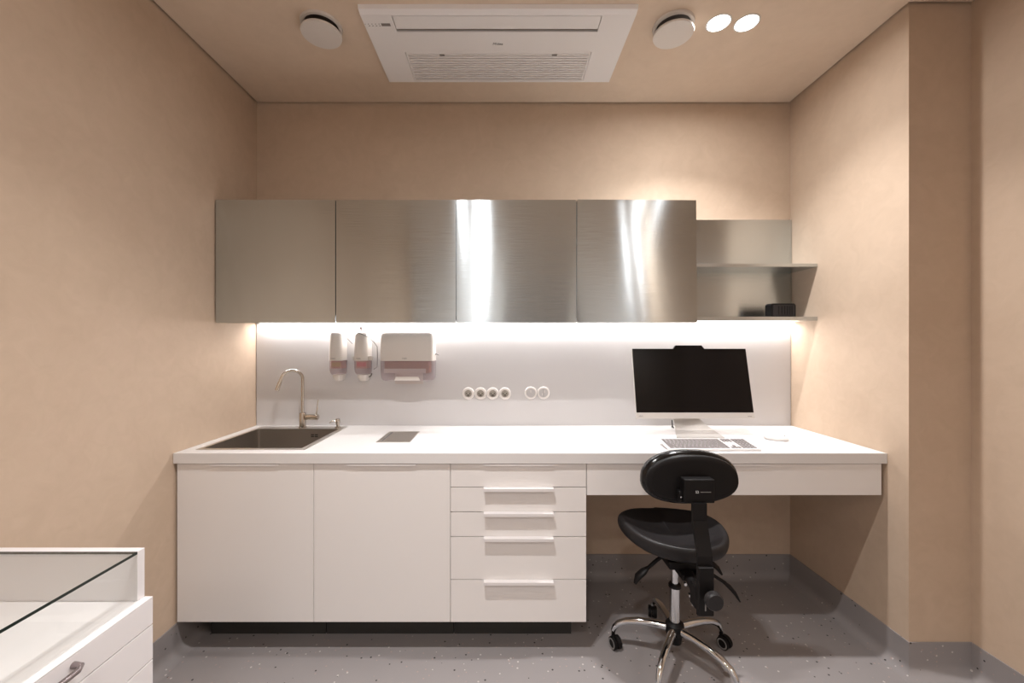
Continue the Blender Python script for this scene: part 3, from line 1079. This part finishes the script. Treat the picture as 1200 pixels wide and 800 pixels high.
obj('rear_feet', MB().box(0.77, 0.80, 1.900, 1.908, WT + .0005, WT + .014).box(1.10, 1.13, 1.900, 1.908, WT + .0005, WT + .014), 'handle', kb)

# mouse
mcx, mcy = 1.363, 2.005
ms = thing('mouse', 'small white computer mouse lying right of the keyboard', 'mouse', (mcx, mcy, WT + .0005))
rings = []
for h, f, yo in ((0.0, .90, 0), (0.006, 1.0, 0), (0.016, .95, .001), (0.025, .75, .003), (0.030, .42, .005), (0.0315, .1, .006)):
    rings.append([(mcx + f * .054 * math.cos(a) * 1.0, mcy + f * .031 * math.sin(a), WT + .0008 + h * (1 - .12 * math.cos(a))) for a in [2 * PI * k / 28 for k in range(28)]])
m_ = MB().loft(rings)
bmesh.ops.rotate(m_.bm, cent=(mcx, mcy, 0), matrix=Matrix.Rotation(math.radians(-32), 3, 'Z'), verts=m_.bm.verts)
obj('shell', m_, 'handle', ms, smooth=60)
mw = MB().tube([(mcx + .026, mcy - .018, WT + .0265), (mcx + .032, mcy - .0215, WT + .0258)], .0025, 8)
obj('wheel', mw, 'silver', ms)

# ================================================================== stool chair
cx, cy = 0.745, 1.745
ch = thing('desk_chair', 'black saddle-seat swivel chair with low oval backrest and chrome five-star base', 'chair', (cx, cy, 0))
obj('hub', MB().lathe([(0.020, .075), (0.027, .080), (0.030, .11), (0.038, .120), (0.038, .158), (0.028, .168), (0.022, .170)], (cx, cy, 0), n=28), 'black', ch, smooth=35)
obj('column', MB().lathe([(0.0215, .1705), (0.0215, .318)], (cx, cy, 0), n=28), 'chrome', ch, smooth=35)
obj('collar', MB().lathe([(0.026, .3185), (0.026, .328), (0.022, .333)], (cx, cy, 0), n=28), 'black', ch, smooth=35)
obj('piston', MB().lathe([(0.015, .3335), (0.015, .450)], (cx, cy, 0), n=24), 'chrome', ch, smooth=35)
for ang in (90, 162, 18, 234, 306):
    a = math.radians(ang)
    e = Vector((math.cos(a), math.sin(a), 0))
    c = Vector((cx, cy, 0))
    pr = [(0.037, .140, .017), (0.09, .141, .0155), (0.15, .137, .015), (0.20, .126, .014), (0.235, .108, .013), (0.252, .088, .012), (0.258, .072, .011)]
    ptsl = [c + e * r_ + Vector((0, 0, z_)) for r_, z_, _ in pr]
    leg = obj('leg', MB().tube(ptsl, [q[2] for q in pr], 14), 'chrome', ch, smooth=50)
    # caster: fork + hood + two wheels, rolled a little off the leg axis
    p0 = c + e * 0.258
    ca = a + random.uniform(-.9, .9)
    if ang == 162:
        ca = math.radians(-70)
    if ang == 18:
        ca = math.radians(-60)
    f = Vector((math.cos(ca), math.sin(ca), 0))
    s_ = Vector((-f.y, f.x, 0))
    wc = p0 + f * 0.016 + Vector((0, 0, .027))
    hood = []
    for k in range(9):
        th = math.radians(-20 + 200 * k / 8)
        hood.append((math.cos(th), math.sin(th)))
    outer = [wc + f * (u * .030) * -1 + Vector((0, 0, v * .031)) for u, v in hood]
    inner = [wc + f * (u * .012) * -1 + Vector((0, 0, v * .012)) for u, v in hood[::-1]]
    poly = outer + inner
    m = MB()
    m.loft([[q + s_ * -.0045 for q in poly], [q + s_ * .0045 for q in poly]])
    m.tube([p0 + Vector((0, 0, .0715)), p0 + Vector((0, 0, .05))], .008, 10)
    cs = obj('caster', m, 'black', leg)
    for sg in (-1, 1):
        m = MB()
        rs = [(0.004, .0055), (.026, .0055), (.027, .009), (.027, .018), (.0245, .020), (.0235, .0202)]
        rg = []
        for r_, o_ in rs:
            rg.append([wc + s_ * (sg * o_) + f * (r_ * math.cos(q)) + Vector((0, 0, r_ * math.sin(q))) for q in [2 * PI * j / 24 for j in range(24)]])
        rg.append([wc + s_ * (sg * .0195) + f * (.012 * math.cos(q)) + Vector((0, 0, .012 * math.sin(q))) for q in [2 * PI * j / 24 for j in range(24)]])
        m.loft(rg)
        wh = obj('wheel', m, 'black', leg, smooth=40)
        m = MB()
        rg = []
        for r_, o_ in ((.017, .0198), (.017, .0212), (.0225, .0212), (.0225, .0203)):
            rg.append([wc + s_ * (sg * o_) + f * (r_ * math.cos(q)) + Vector((0, 0, r_ * math.sin(q))) for q in [2 * PI * j / 24 for j in range(24)]])
        m.loft(rg, cap=False)
        obj('wheel_ring', m, 'ring', leg, smooth=40)

# mechanism under the seat
mech = obj('mechanism', MB().box(cx - .07, cx + .085, 1.63, 1.83, .452, .486, .008).box(cx - .03, cx + .05, 1.60, 1.72, .425, .4515, .006), 'black', ch)
obj('tilt_arm', MB().tube([(cx, 1.62, .450), (0.735, 1.55, .438), (0.712, 1.455, .455)], [.022, .020, .022], 12, flat=.7), 'black', ch, smooth=40)
for k, (bx_, by_, bz_) in enumerate(((0.716, 1.60, .428), (0.712, 1.55, .415), (0.700, 1.50, .415))):
    obj('bolt', MB().lathe([(0.006, -.012), (0.006, 0), (0.001, .001)], (bx_, by_ - .012, bz_), 'y', 12), 'chrome', ch)
lv = obj('lever', MB().tube([(cx - .06, 1.73, .458), (0.66, 1.73, .440), (0.615, 1.72, .408)], [.008, .008, .008], 10), 'black', ch, smooth=50)
obj('paddle', MB().tube([(0.622, 1.722, .414), (0.600, 1.72, .398), (0.575, 1.715, .380), (0.560, 1.71, .352)], [.010, .020, .020, .008], 12, flat=.55), 'black', lv, smooth=50)
lv = obj('lever', MB().tube([(cx + .08, 1.70, .450), (0.865, 1.69, .412), (0.93, 1.68, .372)], [.007, .007, .007], 10), 'black', ch, smooth=50)
obj('paddle', MB().tube([(0.922, 1.682, .376), (0.945, 1.68, .358), (0.965, 1.675, .335), (0.985, 1.67, .300)], [.009, .013, .011, .004], 12, flat=.7), 'black', lv, smooth=50)
lv = obj('lever', MB().tube([(cx + .08, 1.74, .462), (0.87, 1.74, .445), (0.90, 1.735, .425)], [.007, .007, .010], 10), 'black', ch, smooth=50)
obj('paddle', MB().tube([(0.897, 1.736, .427), (0.925, 1.735, .405), (0.943, 1.73, .378)], [.012, .010, .004], 12), 'black', lv, smooth=50)

# saddle seat
ctrl = [(.516, 1.824, .600), (.590, 1.885, .603), (.700, 1.905, .598), (.724, 1.905, .601), (.860, 1.895, .594), (.935, 1.855, .590), (.966, 1.775, .584),
        (.948, 1.680, .572), (.880, 1.605, .562), (.765, 1.582, .558), (.662, 1.600, .564), (.580, 1.655, .572), (.528, 1.735, .586)]
n = len(ctrl)
outl = []
for i in range(n):
    p0, p1, p2, p3 = [Vector(ctrl[(i + k) % n]) for k in (-1, 0, 1, 2)]
    for s_ in range(4):
        u = s_ / 4
        outl.append(0.5 * ((2 * p1) + (p2 - p0) * u + (2 * p0 - 5 * p1 + 4 * p2 - p3) * u * u + (3 * p1 - p0 - 3 * p2 + p3) * u ** 3))
C = Vector((.750, 1.745, 0))
SZ = 0.0


def sring(f, dz, blend=0.0, zt=.545, horn=0.0):
    out = []
    for p in outl:
        q = C + (Vector((p.x, p.y, 0)) - C) * f
        z_ = (p.z + dz) * (1 - blend) + zt * blend
        q.z = z_ + horn * math.exp(-((q.x - .735) / .035) ** 2) * max(0, min(1, (q.y - 1.72) / .15))
        out.append(q)
    return out


m = MB().loft([sring(.30, 0, 1, .487), sring(.62, -.072, .55, .490), sring(.86, -.066, .15, .495), sring(.965, -.054), sring(1.0, -.028), sring(.985, -.006),
               sring(.93, .003), sring(.85, 0, .10, .545, .004), sring(.72, -.012, .30, .540, .010), sring(.52, -.02, .6, .534, .012), sring(.28, -.02, .9, .531, .006), sring(.06, 0, 1, .530)])
so = obj('seat', m, 'seat', ch, smooth=80)
sub = so.modifiers.new('sub', 'SUBSURF')
sub.levels = 1
sub.render_levels = 2

# backrest
bc = Vector((0.706, 1.492, .869))


def bring(y, sx, sz, sh=0.0):
    out = []
    for j in range(48):
        a = 2 * PI * j / 48
        e_ = 2 / 2.35
        u = math.copysign(abs(math.cos(a)) ** e_, math.cos(a))
        v = math.copysign(abs(math.sin(a)) ** e_, math.sin(a))
        k = 1 + .04 * v
        out.append(bc + Vector((u * sx * (1.0 - .05 * v), y, v * sz + .010 * u * (-1) * 0)))
    return out


shell = MB().loft([bring(.000, .150, .066), bring(.001, .168, .084), bring(.006, .172, .088), bring(.014, .173, .089)])
obj('backrest_shell', shell, 'black', ch, smooth=50)
cush = MB().loft([bring(.0145, .168, .084), bring(.017, .177, .094), bring(.030, .183, .101), bring(.048, .182, .101), bring(.060, .172, .092), bring(.068, .140, .07), bring(.071, .08, .04)])
obj('backrest', cush, 'black_gloss', ch, smooth=70)
bp_ = obj('back_bracket', MB().box(.655, .766, 1.452, 1.4915, .797, .883, .004).box(.642, .6545, 1.466, 1.491, .797, .835, .002), 'black', ch)
px_, pz_ = (826 - 590) * 1.452 / F, EYE - (576.5 - 401) * 1.452 / F
text('maker_mark', 'S2', 0.013, (px_ - .028, 1.4512, pz_), (PI / 2, 0, 0), 'white_print', bp_)
obj('print_line', MB().box(px_ - .016, px_ + .022, 1.4508, 1.4516, pz_ - .0008, pz_ + .0012), 'ring', bp_)
obj('rivet', MB().lathe([(0.003, -.002), (0.003, 0)], (.648, 1.4655, .815), 'y', 10), 'chrome', bp_)
# upright bar, leaning towards the viewer lower down
path = [(1.4505, .802), (1.4505, .740), (1.412, .632), (1.412, .425)]
th = .012
prof = [(y_, z_) for y_, z_ in path] + [(y_ - th, z_) for y_, z_ in reversed(path)]
obj('back_bar', MB().prism([(a, b_) for a, b_ in prof], 'x', .678, .731, .0015), 'black', ch)
obj('bar_sleeve', MB().box(.6755, .7285, 1.400 - .014, 1.3995, .432, .600, .003).box(.6755, .7285, 1.4125, 1.455, .44, .52, .003), 'black', ch)
obj('bar_slot', MB().box(.696, .700, 1.3850, 1.3857, .452, .482), 'ring', ch)
obj('knob', MB().lathe([(0.012, -.002), (0.012, -.014), (0.025, -.016), (0.030, -.022), (0.030, -.038), (0.026, -.044), (0.001, -.045)], (.712, 1.388, .505), 'y', 20), 'seat', ch, smooth=30)

# ================================================================== display drawer unit, bottom left
DX, DY0, DY1 = -0.874, 0.36, 1.0
DL = -1.44
zl = 0.7475
t = thing('display_cabinet', 'white drawer unit with a glass-topped display box, in the near left corner', 'display cabinet', ((DX + DL) / 2, (DY0 + DY1) / 2, 0))
m = MB()
m.box(DL, DX - .020, DY0, DY1, .06, zl, .0008)
obj('body', m, 'white_unit', t)
obj('plinth', MB().box(DL + .04, DX - .05, DY0 + .03, DY1 - .03, .001, .0595), 'plinth', t)
obj('top_ledge', MB().box(DX - .0195, DX, DY0, DY1, zl - .0025, zl, .0005), 'white_unit', t)
zz = [zl - .0020, .679, .5915, .50, .38, .24, .065]
for k in range(6):
    dr = obj('drawer', MB().box(DX - .0190, DX, DY0, DY1, zz[k + 1] + .0012, zz[k] - .0012, .0008), 'white_unit', t)
    if k % 2 == 0 or k > 2:
        zh = (zz[k] + zz[k + 1]) / 2 if k else .700
    hy0, hy1 = .60, .815
    zh = (zz[k] + zz[k + 1]) / 2 + (0.012 if k == 0 else 0)
    hm = MB().tube([(DX, hy0, zh), (DX + .016, hy0 + .002, zh), (DX + .024, hy0 + .014, zh), (DX + .026, (hy0 + hy1) / 2, zh), (DX + .024, hy1 - .014, zh), (DX + .016, hy1 - .002, zh), (DX, hy1, zh)], [.007, .0065, .006, .006, .006, .0065, .007], 10, flat=1)
    if k == 0:
        obj('handle', hm, 'pull_bronze', dr, smooth=50)
    else:
        obj('handle', hm, 'pull_bronze', dr, smooth=50)
ztop = 0.869
# box on top: white end and rear walls, glass side and lid
gx = -0.894
obj('end_panel', MB().box(DL, gx, DY1 - .020, DY1 - .0005, zl + .0005, ztop, .0008), 'white_unit', t)
obj('end_panel', MB().box(DL, gx, DY0, DY0 + .020, zl + .0005, ztop, .0008), 'white_unit', t)
obj('back_rail', MB().box(DL, DL + .018, DY0 + .0205, DY1 - .0205, zl + .0005, ztop, .0008), 'white_unit', t)
sg = obj('side_glass', MB().box(gx - .006, gx, DY0 + .0205, DY1 - .0205, zl + .0005, ztop - .0068), 'glass', t)
lid = obj('lid_glass', MB().box(DL + .0185, gx - .0008, DY0 + .0205, DY1 - .0212, ztop - .006, ztop), 'glass', t)
obj('glass_edge', MB().box(gx - .0006, gx + .0002, DY0 + .0205, DY1 - .0208, ztop - .0062, ztop), 'glass_edge', lid)
obj('glass_edge', MB().box(DL + .0185, gx - .0006, DY1 - .0211, DY1 - .0206, ztop - .0062, ztop), 'glass_edge', lid)
